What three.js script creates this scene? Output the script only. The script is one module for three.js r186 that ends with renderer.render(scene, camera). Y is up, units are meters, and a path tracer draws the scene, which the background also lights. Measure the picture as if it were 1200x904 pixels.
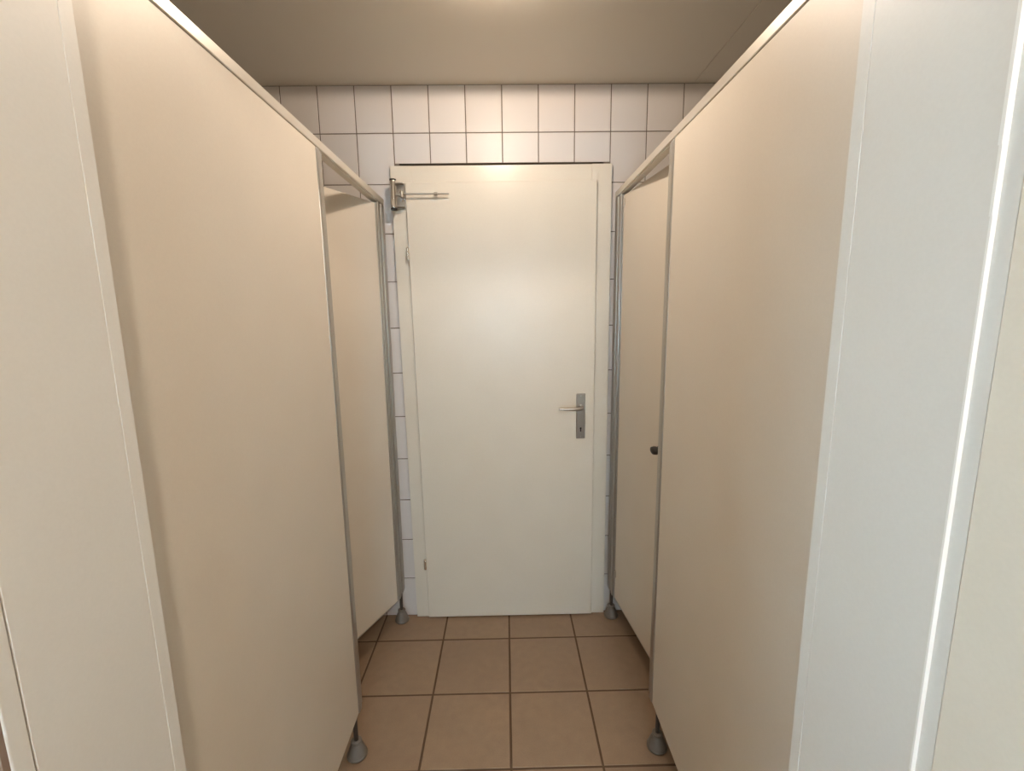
import * as THREE from 'three';
import { RoundedBoxGeometry } from 'three/addons/geometries/RoundedBoxGeometry.js';
import { mergeGeometries } from 'three/addons/utils/BufferGeometryUtils.js';
import { RectAreaLightUniformsLib } from 'three/addons/lights/RectAreaLightUniformsLib.js';
import { ImprovedNoise } from 'three/addons/math/ImprovedNoise.js';

// ---------- camera, sky, lights, exposure ----------
RectAreaLightUniformsLib.init();
const scene = new THREE.Scene();
const camera = new THREE.PerspectiveCamera(2 * Math.atan(452 / 533.8) * 180 / Math.PI, 1200 / 904, 0.02, 40);
camera.position.set(0, 1.4725, 2.0531);
camera.rotation.order = 'YXZ';
camera.rotation.set(-0.1596, -0.0134, -0.0136);
scene.add(camera);

const renderer = new THREE.WebGLRenderer({ antialias: true });
renderer.toneMapping = THREE.LinearToneMapping;
renderer.toneMappingExposure = 1.2;
renderer.shadowMap.enabled = true;
renderer.shadowMap.type = THREE.PCFSoftShadowMap;

scene.background = new THREE.Color().setRGB(0.54, 0.80, 1.0);   // even overcast daylight outside the wash-room window
scene.backgroundIntensity = 34.0;
const LAMP_COLOR = new THREE.Color().setRGB(1.0, 0.825, 0.66);
const LAMP_POWER = 0.06, LAMP_DOWN = 2.25, WASH_LAMP = 7.2;
const LAMP_AT = [-0.01, 2.402, 0.72];

// ---------- helpers ----------
let seed = 7;
const rnd = () => { seed = (seed * 1664525 + 1013904223) >>> 0; return seed / 4294967296; };
const lin = (r, g, b) => new THREE.Color().setRGB(r, g, b);
const noise = new ImprovedNoise();
const taken = {};
function numbered(name) {
  const n = taken[name] ?? 0; taken[name] = n + 1;
  return n ? `${name}_${String(n).padStart(3, '0')}` : name;
}
function shadow(o) { o.castShadow = true; o.receiveShadow = true; return o; }
function part(name, geo, mat, parent, label) {
  const g = Array.isArray(geo) ? merge(geo) : geo;
  const m = shadow(new THREE.Mesh(g, mat)); m.name = name; parent.add(m);
  if (label) m.userData.label = label;
  return m;
}
function group(name, [x, y, z] = [0, 0, 0]) {
  const g = new THREE.Group(); g.name = numbered(name); g.position.set(x, y, z); scene.add(g); return g;
}
function tag(o, label, category, kind) { o.userData.label = label; o.userData.category = category; if (kind) o.userData.kind = kind; return o; }
function merge(list) {
  return mergeGeometries(list.map((g) => { const h = g.index ? g.toNonIndexed() : g.clone(); for (const k of Object.keys(h.attributes)) if (!['position', 'normal', 'uv'].includes(k)) h.deleteAttribute(k); return h; }));
}
// planar uv in metres for every face by its own normal
function metreUV(g, ox = 0, oy = 0) {
  const n = g.index ? g.toNonIndexed() : g; const p = n.attributes.position, q = n.attributes.normal, uv = new Float32Array(p.count * 2);
  for (let i = 0; i < p.count; i++) {
    const ax = Math.abs(q.getX(i)), ay = Math.abs(q.getY(i)), az = Math.abs(q.getZ(i));
    const [u, v] = ax > ay && ax > az ? [p.getZ(i), p.getY(i)] : ay > az ? [p.getX(i), p.getZ(i)] : [p.getX(i), p.getY(i)];
    uv[2 * i] = u + ox; uv[2 * i + 1] = v + oy;
  }
  n.setAttribute('uv', new THREE.BufferAttribute(uv, 2)); return n;
}
// box from bounds, optional rounding
function bx(x0, x1, y0, y1, z0, z1, r = 0) {
  const w = x1 - x0, h = y1 - y0, d = z1 - z0;
  const g = r ? new RoundedBoxGeometry(w, h, d, 3, Math.min(r, w / 2.01, h / 2.01, d / 2.01)) : new THREE.BoxGeometry(w, h, d);
  g.translate((x0 + x1) / 2, (y0 + y1) / 2, (z0 + z1) / 2);
  return metreUV(g);
}
function cyl(r0, r1, len, at, axis = 'y', seg = 24) {
  const g = new THREE.CylinderGeometry(r1, r0, len, seg);
  if (axis === 'x') g.rotateZ(-Math.PI / 2); if (axis === 'z') g.rotateX(Math.PI / 2);
  return g.translate(...at);
}
// a tile lying in the xy plane: back at z = -d, face at z = 0, four chamfered edges
function tileGeo(w, h, d, b, ox = 0, oy = 0) {
  const ring = (i, z) => [[-w / 2 + i, -h / 2 + i, z], [w / 2 - i, -h / 2 + i, z], [w / 2 - i, h / 2 - i, z], [-w / 2 + i, h / 2 - i, z]];
  const A = ring(0, -d), B = ring(0, -b), C = ring(b, 0), v = [];
  const quad = (a, b2, c, e) => v.push(...a, ...b2, ...c, ...a, ...c, ...e);
  for (let i = 0; i < 4; i++) { const j = (i + 1) % 4; quad(A[i], A[j], B[j], B[i]); quad(B[i], B[j], C[j], C[i]); }
  quad(C[0], C[1], C[2], C[3]); quad(A[3], A[2], A[1], A[0]);
  const g = new THREE.BufferGeometry(); g.setAttribute('position', new THREE.BufferAttribute(new Float32Array(v), 3));
  g.computeVertexNormals(); return metreUV(g, ox, oy);
}

// ---------- textures ----------
function tex(n, fn, srgb = true, metres = 1) {
  const d = new Uint8Array(n * n * 4);
  for (let y = 0; y < n; y++) for (let x = 0; x < n; x++) { const c = fn(x / n, y / n); const o = (y * n + x) * 4; for (let k = 0; k < 3; k++) d[o + k] = Math.max(0, Math.min(255, Math.round(c[k]))); d[o + 3] = 255; }
  const t = new THREE.DataTexture(d, n, n); t.wrapS = t.wrapT = THREE.RepeatWrapping; t.magFilter = THREE.LinearFilter; t.minFilter = THREE.LinearMipmapLinearFilter; t.generateMipmaps = true;
  if (srgb) t.colorSpace = THREE.SRGBColorSpace;
  t.repeat.set(1 / metres, 1 / metres); t.needsUpdate = true; return t;
}
// tileable noise: the domain is wrapped on a torus by blending
function tn(u, v, f, s) {
  const a = noise.noise(u * f, v * f, s), b = noise.noise((u - 1) * f, v * f, s), c = noise.noise(u * f, (v - 1) * f, s), e = noise.noise((u - 1) * f, (v - 1) * f, s);
  return (a * (1 - u) + b * u) * (1 - v) + (c * (1 - u) + e * u) * v;
}
const floorTex = tex(512, (u, v) => {
  const k = 1 + 0.05 * tn(u, v, 6, 1.3) + 0.05 * tn(u, v, 26, 4.1) + 0.05 * (rnd() - 0.5);
  return [226 * k, 221 * k, 214 * k];
}, true, 0.8);
const floorBump = tex(256, (u, v) => { const k = 128 + 40 * tn(u, v, 40, 2.2) + 30 * (rnd() - 0.5); return [k, k, k]; }, false, 0.5);
const peelBump = tex(256, (u, v) => { const k = 128 + 60 * tn(u, v, 34, 7.7) + 24 * (rnd() - 0.5); return [k, k, k]; }, false, 0.16);
const paintBump = tex(256, (u, v) => { const k = 128 + 70 * tn(u, v, 9, 3.7) + 30 * tn(u, v, 30, 5.1); return [k, k, k]; }, false, 0.5);
const panelTex = tex(256, (u, v) => { const k = 1 + 0.012 * tn(u, v, 5, 9.1) + 0.012 * (rnd() - 0.5); return [244 * k, 243 * k, 241 * k]; }, true, 0.6);

// ---------- materials ----------
const M = {};
const std = (o) => new THREE.MeshStandardMaterial(o);
M.panel = std({ color: lin(0.69, 0.635, 0.56), map: panelTex, roughness: 0.42, bumpMap: peelBump, bumpScale: 0.00012 });
M.leaf = std({ color: lin(0.76, 0.71, 0.62), map: panelTex, roughness: 0.34, bumpMap: paintBump, bumpScale: 0.0002 });
M.frame = std({ color: lin(0.76, 0.71, 0.62), map: panelTex, roughness: 0.30, bumpMap: paintBump, bumpScale: 0.0002 });
M.jamb = std({ color: lin(0.74, 0.725, 0.69), map: panelTex, roughness: 0.38, bumpMap: paintBump, bumpScale: 0.0003 });
M.seal = std({ color: lin(0.80, 0.79, 0.76), roughness: 0.5 });
M.brownSeal = std({ color: lin(0.22, 0.155, 0.115), roughness: 0.7 });
M.tiles = [[0.62, 0.58, 0.555], [0.60, 0.565, 0.54], [0.63, 0.595, 0.57], [0.61, 0.58, 0.56]].map(([r, g, b]) => std({ color: lin(r, g, b), roughness: 0.42 }));
M.grout = std({ color: lin(0.16, 0.13, 0.105), roughness: 0.95 });
M.floorTiles = [[0.36, 0.262, 0.185], [0.35, 0.253, 0.178], [0.37, 0.27, 0.19]].map(([r, g, b]) => std({ color: lin(r, g, b), map: floorTex, roughness: 0.42, bumpMap: floorBump, bumpScale: 0.00025 }));
M.floorGrout = std({ color: lin(0.10, 0.063, 0.038), roughness: 0.95 });
M.ceiling = std({ color: lin(0.79, 0.74, 0.65), roughness: 0.42, bumpMap: paintBump, bumpScale: 0.0004 });
M.plaster = std({ color: lin(0.72, 0.69, 0.64), roughness: 0.9, bumpMap: paintBump, bumpScale: 0.0006 });
M.alu = std({ color: lin(0.44, 0.43, 0.405), roughness: 0.34, metalness: 0.85 });
M.rail = std({ color: lin(0.66, 0.63, 0.58), roughness: 0.34, metalness: 0.7 });
M.chrome = std({ color: lin(0.72, 0.70, 0.66), roughness: 0.12, metalness: 1 });
M.steel = std({ color: lin(0.50, 0.47, 0.42), roughness: 0.32, metalness: 0.9 });
M.nickel = std({ color: lin(0.40, 0.365, 0.315), roughness: 0.3, metalness: 0.9 });
M.black = std({ color: lin(0.012, 0.011, 0.010), roughness: 0.55 });
M.rod = std({ color: lin(0.07, 0.065, 0.06), roughness: 0.5, metalness: 0.4 });
M.foot = std({ color: lin(0.15, 0.132, 0.112), roughness: 0.45 });
M.pin = std({ color: lin(0.72, 0.68, 0.60), roughness: 0.22, metalness: 0.8 });

// ---------- structure: shell ----------
const H = 2.402, XW = -1.62, XE = 1.60, ZB = 4.7;
{ // floor: concrete bed + single tiles in the corridor and cubicles
  const f = group('floor'); tag(f, 'brown ceramic floor tiles with dark brown joints between the partitions', 'floor', 'structure');
  part('screed', bx(XW - 0.1, XE + 0.1, -0.2, -0.0018, -0.3, ZB + 0.1), M.floorGrout, f);
  const P = 0.3018, J = 0.008, x0 = -0.3042, z0 = 0.1798, geos = [];
  for (let k = 0; k < 6; k++) { const g = tileGeo(P - J, P - J, 0.008, 0.0012, k * 0.137, k * 0.291); g.rotateX(-Math.PI / 2); geos.push(g); }
  let n = 0;
  for (let i = -5; i <= 6; i++) for (let j = -1; j <= 7; j++) {
    let xa = x0 + i * P, xb = xa + P, za = z0 + j * P, zb = za + P;
    xa = Math.max(xa, XW - J / 2); xb = Math.min(xb, XE + J / 2); za = Math.max(za, -J / 2); if (xb - xa < 0.02) continue;
    const whole = Math.abs(xb - xa - P) < 1e-4 && Math.abs(zb - za - P) < 1e-4;
    const g = whole ? geos[n % 6] : tileGeo(xb - xa - J, zb - za - J, 0.008, 0.0012, n * 0.07, n * 0.19).rotateX(-Math.PI / 2);
    const t = part('floor_tile', g, M.floorTiles[Math.floor(rnd() * 3)], f);
    t.position.set((xa + xb) / 2, (rnd() - 0.5) * 0.0005, (za + zb) / 2); n++;
  }
}
{ // ceiling of painted boards
  const c = group('ceiling'); tag(c, 'flat greige painted ceiling boards with one fine seam', 'ceiling', 'structure');
  part('slab', bx(XW - 0.1, XE + 0.1, H + 0.012, H + 0.2, -0.3, ZB + 0.1), M.plaster, c);
  for (const [a, b] of [[XW, 0.7985], [0.8, XE]]) part('ceiling_board', bx(a, b, H, H + 0.012, -0.02, ZB, 0.0012), M.ceiling, c);
}
{ // tiled wall at the corridor end
  const w = group('wall_back'); tag(w, 'white glazed wall tiles with dark joints around the cream door', 'wall', 'structure');
  const OX0 = -0.436, OX1 = 0.430, OY = 2.098;
  part('masonry', [bx(XW - 0.1, XE + 0.1, -0.1, H + 0.2, -0.3, -0.055), bx(XW, OX0, 0, H, -0.055, -0.0018), bx(OX1, XE, 0, H, -0.055, -0.0018), bx(OX0, OX1, OY, H, -0.055, -0.0018)], M.grout, w);
  const TW = 0.152, TH = 0.202, J = 0.0038, x0 = -0.9111, cache = {};
  let n = 0;
  for (let i = -5; i <= 17; i++) for (let k = 0; k <= 12; k++) {
    let xa = x0 + i * TW, xb = xa + TW, yb = (12 - k + 1) * TH - 0.005, ya = yb - TH;
    xa = Math.max(xa, XW - J / 2); xb = Math.min(xb, XE + J / 2); yb = Math.min(yb, H); ya = Math.max(ya, -J / 2);
    if (ya < OY && yb > OY && xb > OX0 && xa < OX1) ya = OY - J / 2;                    // tile row trimmed over the door head
    else if (yb <= OY + 0.001 && xa >= OX0 - 0.03 && xb <= OX1 + 0.035) continue;       // door opening
    if (yb <= OY + 0.001) { if (xa < OX0 && xb > OX0) xb = OX0; if (xa < OX1 && xb > OX1) xa = OX1; }
    if (xb - xa < 0.015 || yb - ya < 0.015) continue;
    const key = (xb - xa).toFixed(4) + '_' + (yb - ya).toFixed(4);
    const g = cache[key] ??= tileGeo(xb - xa - J, yb - ya - J, 0.006, 0.0011);
    const t = part('wall_tile', g, M.tiles[Math.floor(rnd() * 4)], w);
    t.position.set((xa + xb) / 2, (ya + yb) / 2, 0); t.rotation.set((rnd() - 0.5) * 0.005, (rnd() - 0.5) * 0.005, 0); n++;
  }
}
function shellWall(name, geo, label, mat = M.plaster) { const m = shadow(new THREE.Mesh(Array.isArray(geo) ? merge(geo) : geo, mat)); m.name = name; scene.add(m); tag(m, label, 'wall', 'structure'); return m; }
shellWall('wall_left', bx(XW - 0.1, XW, 0, H, 0, 1.6), 'plain pale wall closing the cubicle beside the spring closer');
const SX = -0.75, SZ0 = 1.765, SZ1 = 1.94, SY0 = 1.14, SY1 = 1.62;     // side window of the wash room
shellWall('wall_wash_room', [bx(SX - 0.1, SX, 0, H, 1.7, SZ0), bx(SX - 0.1, SX, 0, H, SZ1, ZB), bx(SX - 0.1, SX, 0, SY0, SZ0, SZ1), bx(SX - 0.1, SX, SY1, H, SZ0, SZ1)], 'pale wall with a side window in the room before the doorway');
shellWall('wall_right', bx(XE, XE + 0.1, 0, H, 0, 1.6), 'plain pale wall closing the cubicle with the lock knob');
shellWall('wall_entrance', bx(XE, XE + 0.1, 0, H, 1.6, ZB), 'pale windowless wall of the room before the doorway');
const JL = -0.46, JR = 0.40;      // faces of the entrance jambs
const FZ0 = 1.515, FZ1 = 1.715;
shellWall('wall_front', [bx(XW, JL - 0.04, 0, H, FZ0, FZ1), bx(JR + 0.04, XE, 0, H, FZ0, FZ1), bx(JL - 0.04, JR + 0.04, 2.09, H, FZ0, FZ1)], 'plastered wall pierced by the entrance doorway');
const WX0 = -0.36, WX1 = 0.36, WY0 = 1.12, WY1 = 1.78;
shellWall('wall_rear', [bx(XW - 0.1, WX0, 0, H, ZB, ZB + 0.1), bx(WX1, XE + 0.1, 0, H, ZB, ZB + 0.1), bx(WX0, WX1, 0, WY0, ZB, ZB + 0.1), bx(WX0, WX1, WY1, H, ZB, ZB + 0.1)], 'plain wall with the daylight window behind the entrance');
let windows = 0;
function windowUnit(at, turn, w, h, label) {
  const g = group('window_' + (++windows), at); g.rotation.y = turn; tag(g, label, 'window', 'structure');
  const t = 0.025;
  part('window_frame', [bx(-w / 2, w / 2, 0, t, -0.03, 0.03), bx(-w / 2, w / 2, h - t, h, -0.03, 0.03), bx(-w / 2, -w / 2 + t, t, h - t, -0.03, 0.03), bx(w / 2 - t, w / 2, t, h - t, -0.03, 0.03)], M.jamb, g);
  part('pane', bx(-w / 2 + t, w / 2 - t, t, h - t, -0.003, 0.003), new THREE.MeshPhysicalMaterial({ color: 0xffffff, transmission: 1, roughness: 0, thickness: 0, ior: 1.5 }), g);
}
windowUnit([(WX0 + WX1) / 2, WY0, ZB + 0.05], 0, WX1 - WX0, WY1 - WY0, 'small white framed window facing the entrance doorway');
windowUnit([SX - 0.05, SY0, (SZ0 + SZ1) / 2], Math.PI / 2, SZ1 - SZ0, SY1 - SY0, 'white framed side window lighting the entrance jamb');
{ // entrance door frame the camera looks through
  const t = group('trim_1'); tag(t, 'white painted door frame lining of the entrance doorway', 'door frame', 'structure');
  const top = 2.04;
  for (const [s, X, face] of [[-1, JL, -0.504], [1, JR, 0.474]]) {
    const b = (a, c, y0, y1, z0, z1, r) => bx(Math.min(a, c), Math.max(a, c), y0, y1, z0, z1, r);
    part('casing', b(X, face, 0, top + 0.05, 1.4965, 1.51505, 0.0008), M.jamb, t);
    part('lining', b(X + s * 0.0004, X + s * 0.04, 0, top, 1.51515, 1.668, 0.0007), M.jamb, t);
    part('rebate', b(X + s * (s < 0 ? 0.0005 : 0.0045), X + s * 0.04, 0, top, s < 0 ? 1.669 : 1.668, s < 0 ? 1.6875 : 1.684, s < 0 ? 0.002 : 0), M.jamb, t);
    if (s < 0) part('sealing_strip', b(X + s * 0.002, X + s * 0.04, 0, top, 1.6875, 1.693), M.brownSeal, t, 'brown sealing strip on the latch side');
  }
  part('head_lining', bx(JL - 0.04, JR + 0.04, top, top + 0.05, 1.5152, 1.716, 0.0015), M.jamb, t);
  // sealing strip along the right stop, lapped in three lengths
  for (const [y0, y1, dx] of [[0.02, 1.545, 0], [1.545, 1.60, -0.0009], [1.60, 2.03, -0.0018]])
    part('sealing_strip', bx(JR + 0.0002 + dx * 0.6, JR + 0.0045, y0, y1, 1.6672 + dx * 0.6, 1.6692), M.seal, t, 'white sealing strip on the door stop');
}
{ // entrance leaf, folded back beside the camera
  const d = group('door_2', [JR + 0.0044, 0, 1.6842]); tag(d, 'open cream entrance door leaf folded back beside the white sealing strip', 'door', 'structure');
  part('door_leaf', bx(0, 0.04, 0.008, 2.03, 0, 0.85, 0.0008), M.leaf, d);
}

// ---------- cream door at the corridor end ----------
{
  const d = group('door_1', [0, 0, 0]); tag(d, 'closed cream painted flush door in a cream wooden frame', 'door', 'structure');
  const slab = (pts, z0, z1, b) => {
    const s = new THREE.Shape(pts.map(([x, y]) => new THREE.Vector2(x, y)));
    const g = new THREE.ExtrudeGeometry(s, { depth: z1 - z0 - 2 * b, bevelEnabled: true, bevelThickness: b, bevelSize: b, bevelOffset: -b, bevelSegments: 3 }); g.translate(0, 0, z0 + b); return metreUV(g);
  };
  // the frame is a little out of plumb on the hinge side
  const FL = (y) => -0.4525 - 0.0195 * y / 2.083, LL = (y) => -0.3935 - 0.016 * y / 2.015;
  part('frame_stile', slab([[FL(0), 0.002], [LL(0) - 0.02 + 0.045, 0.002], [LL(2.04) + 0.025, 2.084], [FL(2.084), 2.084]], 0.0012, 0.0165, 0.001), M.frame, d);
  part('frame_stile', slab([[0.378, 0.002], [0.4645, 0.002], [0.462, 2.086], [0.378, 2.086]], 0.0012, 0.0165, 0.001), M.frame, d);
  part('frame_head', slab([[LL(2.04) + 0.0252, 2.0], [0.3775, 2.0], [0.3775, 2.0845], [LL(2.04) + 0.0252, 2.0835]], 0.0012, 0.0165, 0.001), M.frame, d);
  part('frame_lining', [bx(-0.434, -0.40, 0, 2.085, -0.05, 0.001), bx(0.40, 0.428, 0, 2.085, -0.05, 0.001), bx(-0.434, 0.428, 2.03, 2.085, -0.05, 0.001)], M.frame, d);
  const leaf = part('door_leaf', slab([[LL(0), 0.007], [0.4, 0.007], [0.398, 2.018], [LL(2.014), 2.014]], 0.0175, 0.031, 0.0028), M.leaf, d);
  for (const y of [1.725, 0.283]) {
    const x = LL(y) - 0.0045;
    const h = part('hinge', [cyl(0.0065, 0.0065, 0.022, [x, y + 0.0118, 0.0275]), cyl(0.0065, 0.0065, 0.022, [x, y - 0.0118, 0.0275]), cyl(0.0045, 0.0045, 0.052, [x, y, 0.0275])], M.pin, d, 'two-part cream hinge pin');
    part('hinge_cap', [cyl(0.0065, 0.004, 0.004, [x, y + 0.0248, 0.0275]), cyl(0.004, 0.0065, 0.004, [x, y - 0.0248, 0.0275])], M.pin, h);
  }
  // handle set: long plate, lever, keyhole
  const plate = part('handle_plate', bx(0.317, 0.358, 0.897, 1.106, 0.031, 0.0375, 0.003), M.nickel, leaf, 'long nickel backplate');
  void plate;
  const neck = new THREE.CatmullRomCurve3([new THREE.Vector3(0.338, 1.047, 0.036), new THREE.Vector3(0.338, 1.047, 0.062), new THREE.Vector3(0.336, 1.0465, 0.074), new THREE.Vector3(0.328, 1.046, 0.083), new THREE.Vector3(0.310, 1.0455, 0.087), new THREE.Vector3(0.27, 1.0455, 0.088), new THREE.Vector3(0.236, 1.0465, 0.088)]);
  const tube = new THREE.TubeGeometry(neck, 60, 1, 16, false), pos = tube.attributes.position, v = new THREE.Vector3();
  for (let i = 0; i <= 60; i++) {
    const u = i / 60, c = neck.getPointAt(u), r = u < 0.3 ? 0.0085 : 0.0085 - 0.0035 * (u - 0.3) / 0.7;
    for (let j = 0; j <= 16; j++) { const k = i * 17 + j; v.fromBufferAttribute(pos, k).sub(c).multiplyScalar(r); pos.setXYZ(k, c.x + v.x, c.y + v.y, c.z + v.z); }
  }
  tube.computeVertexNormals();
  const tip = new THREE.SphereGeometry(0.005, 14, 10).translate(0.236, 1.0465, 0.088);
  part('lever', [tube, tip, cyl(0.0105, 0.0105, 0.006, [0.338, 1.047, 0.0405], 'z')], M.nickel, leaf, 'slim nickel lever pointing to the hinge side');
  part('keyhole', [cyl(0.0042, 0.0042, 0.0012, [0.3375, 0.9455, 0.0378], 'z'), bx(0.3352, 0.3398, 0.930, 0.9455, 0.0372, 0.0384)], M.black, leaf, 'black keyhole');
  part('plate_screw', [cyl(0.0032, 0.0032, 0.0012, [0.3375, 1.096, 0.0378], 'z'), cyl(0.0032, 0.0032, 0.0012, [0.3375, 0.907, 0.0378], 'z')], M.steel, leaf);
}

// ---------- spring door closer on the hinge-side stile ----------
{
  const c = group('door_closer', [-0.455, 1.962, 0.0165]); tag(c, 'chrome spring door closer with a thin rod, on the cream frame', 'door closer');
  part('back_plate', bx(0.006, 0.048, -0.052, 0.052, 0.0003, 0.004, 0.0015), M.steel, c);
  const br = part('bracket', [bx(0.006, 0.040, 0.044, 0.048, 0.004, 0.034, 0.001), bx(0.006, 0.040, -0.048, -0.044, 0.004, 0.034, 0.001)], M.steel, c);
  void br;
  const b = new THREE.LatheGeometry([[0.0005, -0.0615], [0.009, -0.0615], [0.0115, -0.059], [0.0115, -0.047], [0.0125, -0.046], [0.0125, 0.046], [0.0125, 0.056], [0.0115, 0.0585], [0.0005, 0.0585]].map(([x, y]) => new THREE.Vector2(x, y)), 28);
  const body = part('spring_tube', b.translate(0, 0, 0.034), M.chrome, c, 'upright chrome spring tube');
  for (const [y, h] of [[-0.0575, 0.008], [0.0575, 0.006]]) part('end_cap', cyl(0.0132, 0.0132, h, [0, y, 0.034]), M.black, body, 'black end cap');
  for (const [x, y] of [[0.024, 0.018], [0.034, -0.016]]) part('set_screw', cyl(0.005, 0.005, 0.006, [x, y, 0.0068], 'z'), M.chrome, c);
  part('swivel', [cyl(0.008, 0.008, 0.022, [0.034, 0.0, 0.034]), bx(0.006, 0.036, -0.006, 0.006, 0.028, 0.040, 0.002)], M.steel, c);
  const rod = part('rod', cyl(0.0032, 0.0032, 0.196, [0.132, 0.001, 0.036], 'x', 14), M.steel, c, 'thin steel rod');
  part('collar', [cyl(0.0075, 0.0075, 0.014, [0.176, 0.001, 0.036], 'x', 18), cyl(0.005, 0.005, 0.018, [0.176, 0.001, 0.028], 'z', 16)], M.steel, rod);
}

// ---------- cubicle partitions ----------
function footParts(parent, x, z, top) {
  const prof = [[0.0005, 0], [0.031, 0], [0.0335, 0.003], [0.0335, 0.008], [0.0315, 0.0105], [0.030, 0.011], [0.0275, 0.024], [0.022, 0.038], [0.0175, 0.0475], [0.0165, 0.049], [0.0175, 0.051], [0.0175, 0.0575], [0.015, 0.060], [0.0005, 0.060]];
  const f = part('foot', new THREE.LatheGeometry(prof.map(([r, y]) => new THREE.Vector2(r, y)), 32).translate(x, 0.0005, z), M.foot, parent, 'grey bell-shaped plastic foot');
  part('rod', cyl(0.0075, 0.0075, top - 0.058, [x, 0.058 + (top - 0.058) / 2, z], 'y', 16), M.rod, f, 'dark threaded rod');
}
function partition(s, o) {
  // s: -1 left, 1 right; X: corridor face; b()/x are mirrored so that +depth goes into the cubicle
  const g = group('toilet_cubicle', [0, 0, 0]); tag(g, o.label, 'cubicle');
  const X = o.X, th = 0.028, b = (d0, d1, y0, y1, z0, z1, r) => { const p = X + s * d0, q = X + s * d1; return bx(Math.min(p, q), Math.max(p, q), y0, y1, z0, z1, r); };
  const ZE = 1.4955;
  part('panel', b(0, th, o.bottom, o.top - 0.0016, o.zp, ZE, 0.0008), M.panel, g);
  part('panel_bottom_edge', b(0.002, th - 0.002, o.bottom - 0.003, o.bottom, o.zp, ZE), M.alu, g);
  // edge profile of the panel: rounded nose and a narrower web facing the doorway
  part('edge_profile', [b(-0.004, th + 0.004, o.bottom - 0.003, o.top - 0.001, o.zp - 0.028, o.zp, 0.006), b(0.003, th - 0.003, o.bottom - 0.003, o.top - 0.001, o.zp - 0.052, o.zp - 0.026, 0.004)], M.alu, g, 'aluminium edge profile');
  // top rail: hollow profile over a recessed web
  part('top_rail', [b(-0.0025, th + 0.004, o.top, o.top + 0.0245, 0.016, ZE, 0.0025), b(0.004, th - 0.004, o.top - 0.004, o.top + 0.004, 0.03, ZE)], M.rail, g, 'pale metal top rail');
  // post beside the tiled wall with two ribs
  part('wall_post', [b(-0.002, th + 0.004, o.bottom - 0.003, o.top, 0.016, 0.058, 0.004), b(0.004, th - 0.004, o.bottom - 0.003, o.top, 0.05, 0.082), b(0.0, th, o.bottom - 0.003, o.top, 0.078, 0.104, 0.004)], M.alu, g, 'aluminium wall post');
  footParts(g, X + s * th / 2, o.footNear, o.bottom);
  footParts(g, X + s * th / 2, 0.040, o.bottom);
  // inward-opening door, hung on the wall post
  const pivot = new THREE.Group(); pivot.name = 'cubicle_door'; g.add(pivot);
  pivot.position.set(X + s * o.inset, 0, o.zh); pivot.rotation.y = s * o.angle;
  const W = 0.53, dt = 0.028, y0 = o.bottom + 0.002, y1 = o.top - 0.012;
  const c = (d0, d1, ya, yb, z0, z1, r) => { const p = s * d0, q = s * d1; return bx(Math.min(p, q), Math.max(p, q), ya, yb, z0, z1, r); };
  part('door_panel', c(0, dt, y0, y1, 0.012, W, 0.0015), M.panel, pivot);
  part('door_edge', [c(-0.0015, dt + 0.0015, y0, y1, 0.0, 0.012, 0.002), c(-0.0015, dt + 0.0015, y0, y1, W, W + 0.012, 0.002)], M.alu, pivot, 'aluminium door edge strip');
  part('bottom_strip', c(0.001, dt - 0.001, y0 - 0.006, y0, 0.0, W + 0.012), M.alu, pivot);
  const hd = o.knob ? -0.001 : dt + 0.003;
  for (const y of [y1 - 0.03, y0 + 0.12]) part('hinge', [cyl(0.004, 0.004, 0.016, [s * hd, y + 0.0085, 0.016]), cyl(0.004, 0.004, 0.016, [s * hd, y - 0.0085, 0.016]), c(hd - 0.001, hd + 0.002, y - 0.012, y + 0.012, 0.014, 0.026, 0.0008)], M.steel, pivot);
  if (o.knob) {
    const prof = [[0.0005, 0], [0.024, 0], [0.024, 0.006], [0.015, 0.008], [0.015, 0.012], [0.021, 0.016], [0.023, 0.024], [0.021, 0.033], [0.012, 0.037], [0.0005, 0.038]];
    const k = new THREE.LatheGeometry(prof.map(([r, y]) => new THREE.Vector2(r, y)), 28); k.rotateZ(s * Math.PI / 2); k.scale(1, 0.62, 1); k.translate(0, o.knob[1], o.knob[0]);
    part('lock_knob', k, M.black, pivot, 'black lock knob');
  }
  return g;
}
partition(-1, { X: -0.508, bottom: 0.158, top: 1.927, zp: 0.72, zh: 0.112, inset: 0.003, angle: 24.5 * Math.PI / 180, footNear: 0.722,
  label: 'beige cubicle partition beside the spring closer, its door swung well inward' });
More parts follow.
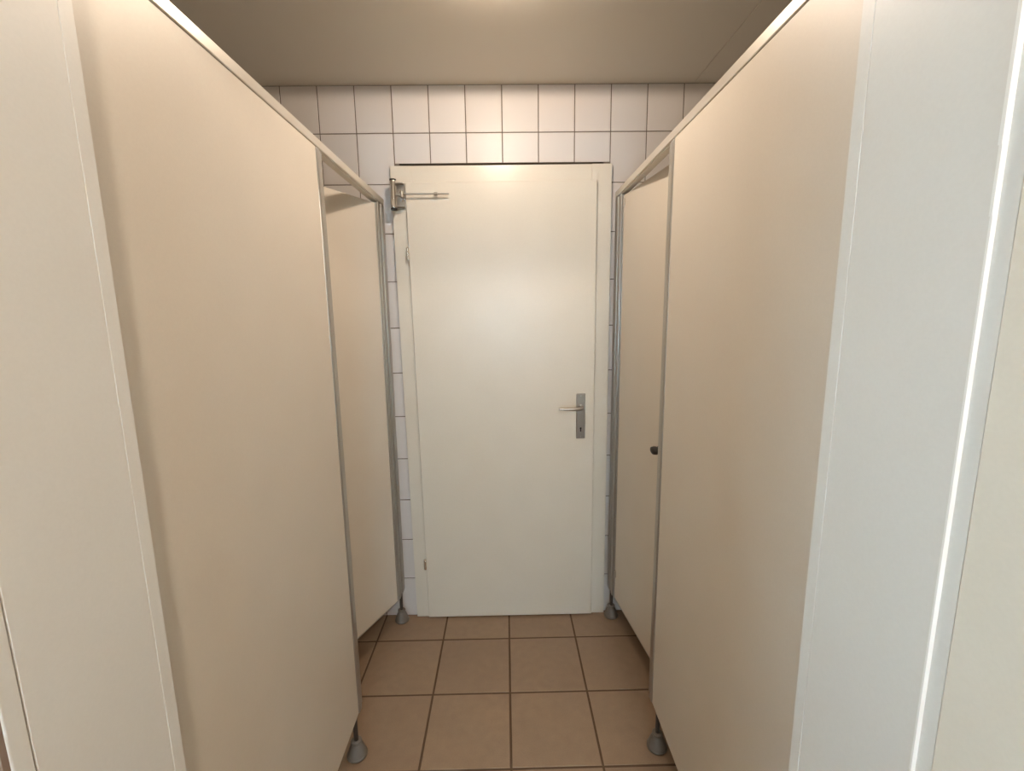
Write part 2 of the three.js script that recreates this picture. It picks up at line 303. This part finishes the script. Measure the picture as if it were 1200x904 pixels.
partition(1, { X: 0.481, bottom: 0.152, top: 1.947, zp: 0.70, zh: 0.106, inset: 0.008, angle: 6.8 * Math.PI / 180, footNear: 0.722, knob: [0.425, 0.99],
  label: 'beige cubicle partition with a black lock knob, its door barely ajar' });

// ---------- ceiling lamps (above the picture and behind the camera) ----------
function ceilingLamp(at, side, down, soft, label) {
  const l = group('ceiling_lamp', at); tag(l, label, 'lamp');
  part('base', new THREE.LatheGeometry([[0.0005, -0.0002], [0.11, -0.0002], [0.115, -0.003], [0.115, -0.009], [0.113, -0.011], [0.0005, -0.011]].map(([x, y]) => new THREE.Vector2(x, y)), 40), M.jamb, l);
  const prof = []; for (let i = 0; i <= 16; i++) { const a = i / 16 * Math.PI / 2; prof.push(new THREE.Vector2(Math.max(0.0005, 0.125 * Math.cos(a)), -0.012 - 0.06 * Math.sin(a))); }
  part('shade', new THREE.LatheGeometry(prof.reverse(), 40), std({ color: lin(0.9, 0.88, 0.84), roughness: 0.3, emissive: LAMP_COLOR, emissiveIntensity: 6 }), l, 'glowing opal shade');
  const p = new THREE.PointLight(LAMP_COLOR, side, 0, 2); p.position.set(0, -0.045, 0); p.castShadow = true; p.shadow.radius = 4; p.name = 'lamp_light'; p.shadow.mapSize.set(1024, 1024); p.shadow.bias = -0.0005; l.add(p);
  const q = new THREE.SpotLight(LAMP_COLOR, down, 0, Math.PI / 2 * 0.998, 0.004, 2); q.position.set(0, -0.016, 0); q.target.position.set(0, -1.5, 0); q.castShadow = true; q.shadow.radius = soft; q.shadow.mapSize.set(1024, 1024); q.shadow.bias = -0.0005; q.name = 'lamp_down_light'; q.target.name = 'lamp_down_aim'; l.add(q, q.target);
}
ceilingLamp(LAMP_AT, LAMP_POWER, LAMP_DOWN, 2.2, 'round opal glass ceiling lamp over the corridor between the cubicles');
ceilingLamp([0.36, H, 2.95], WASH_LAMP * 0.2, WASH_LAMP, 5.5, 'round opal glass ceiling lamp of the room before the entrance doorway');
renderer.render(scene, camera);
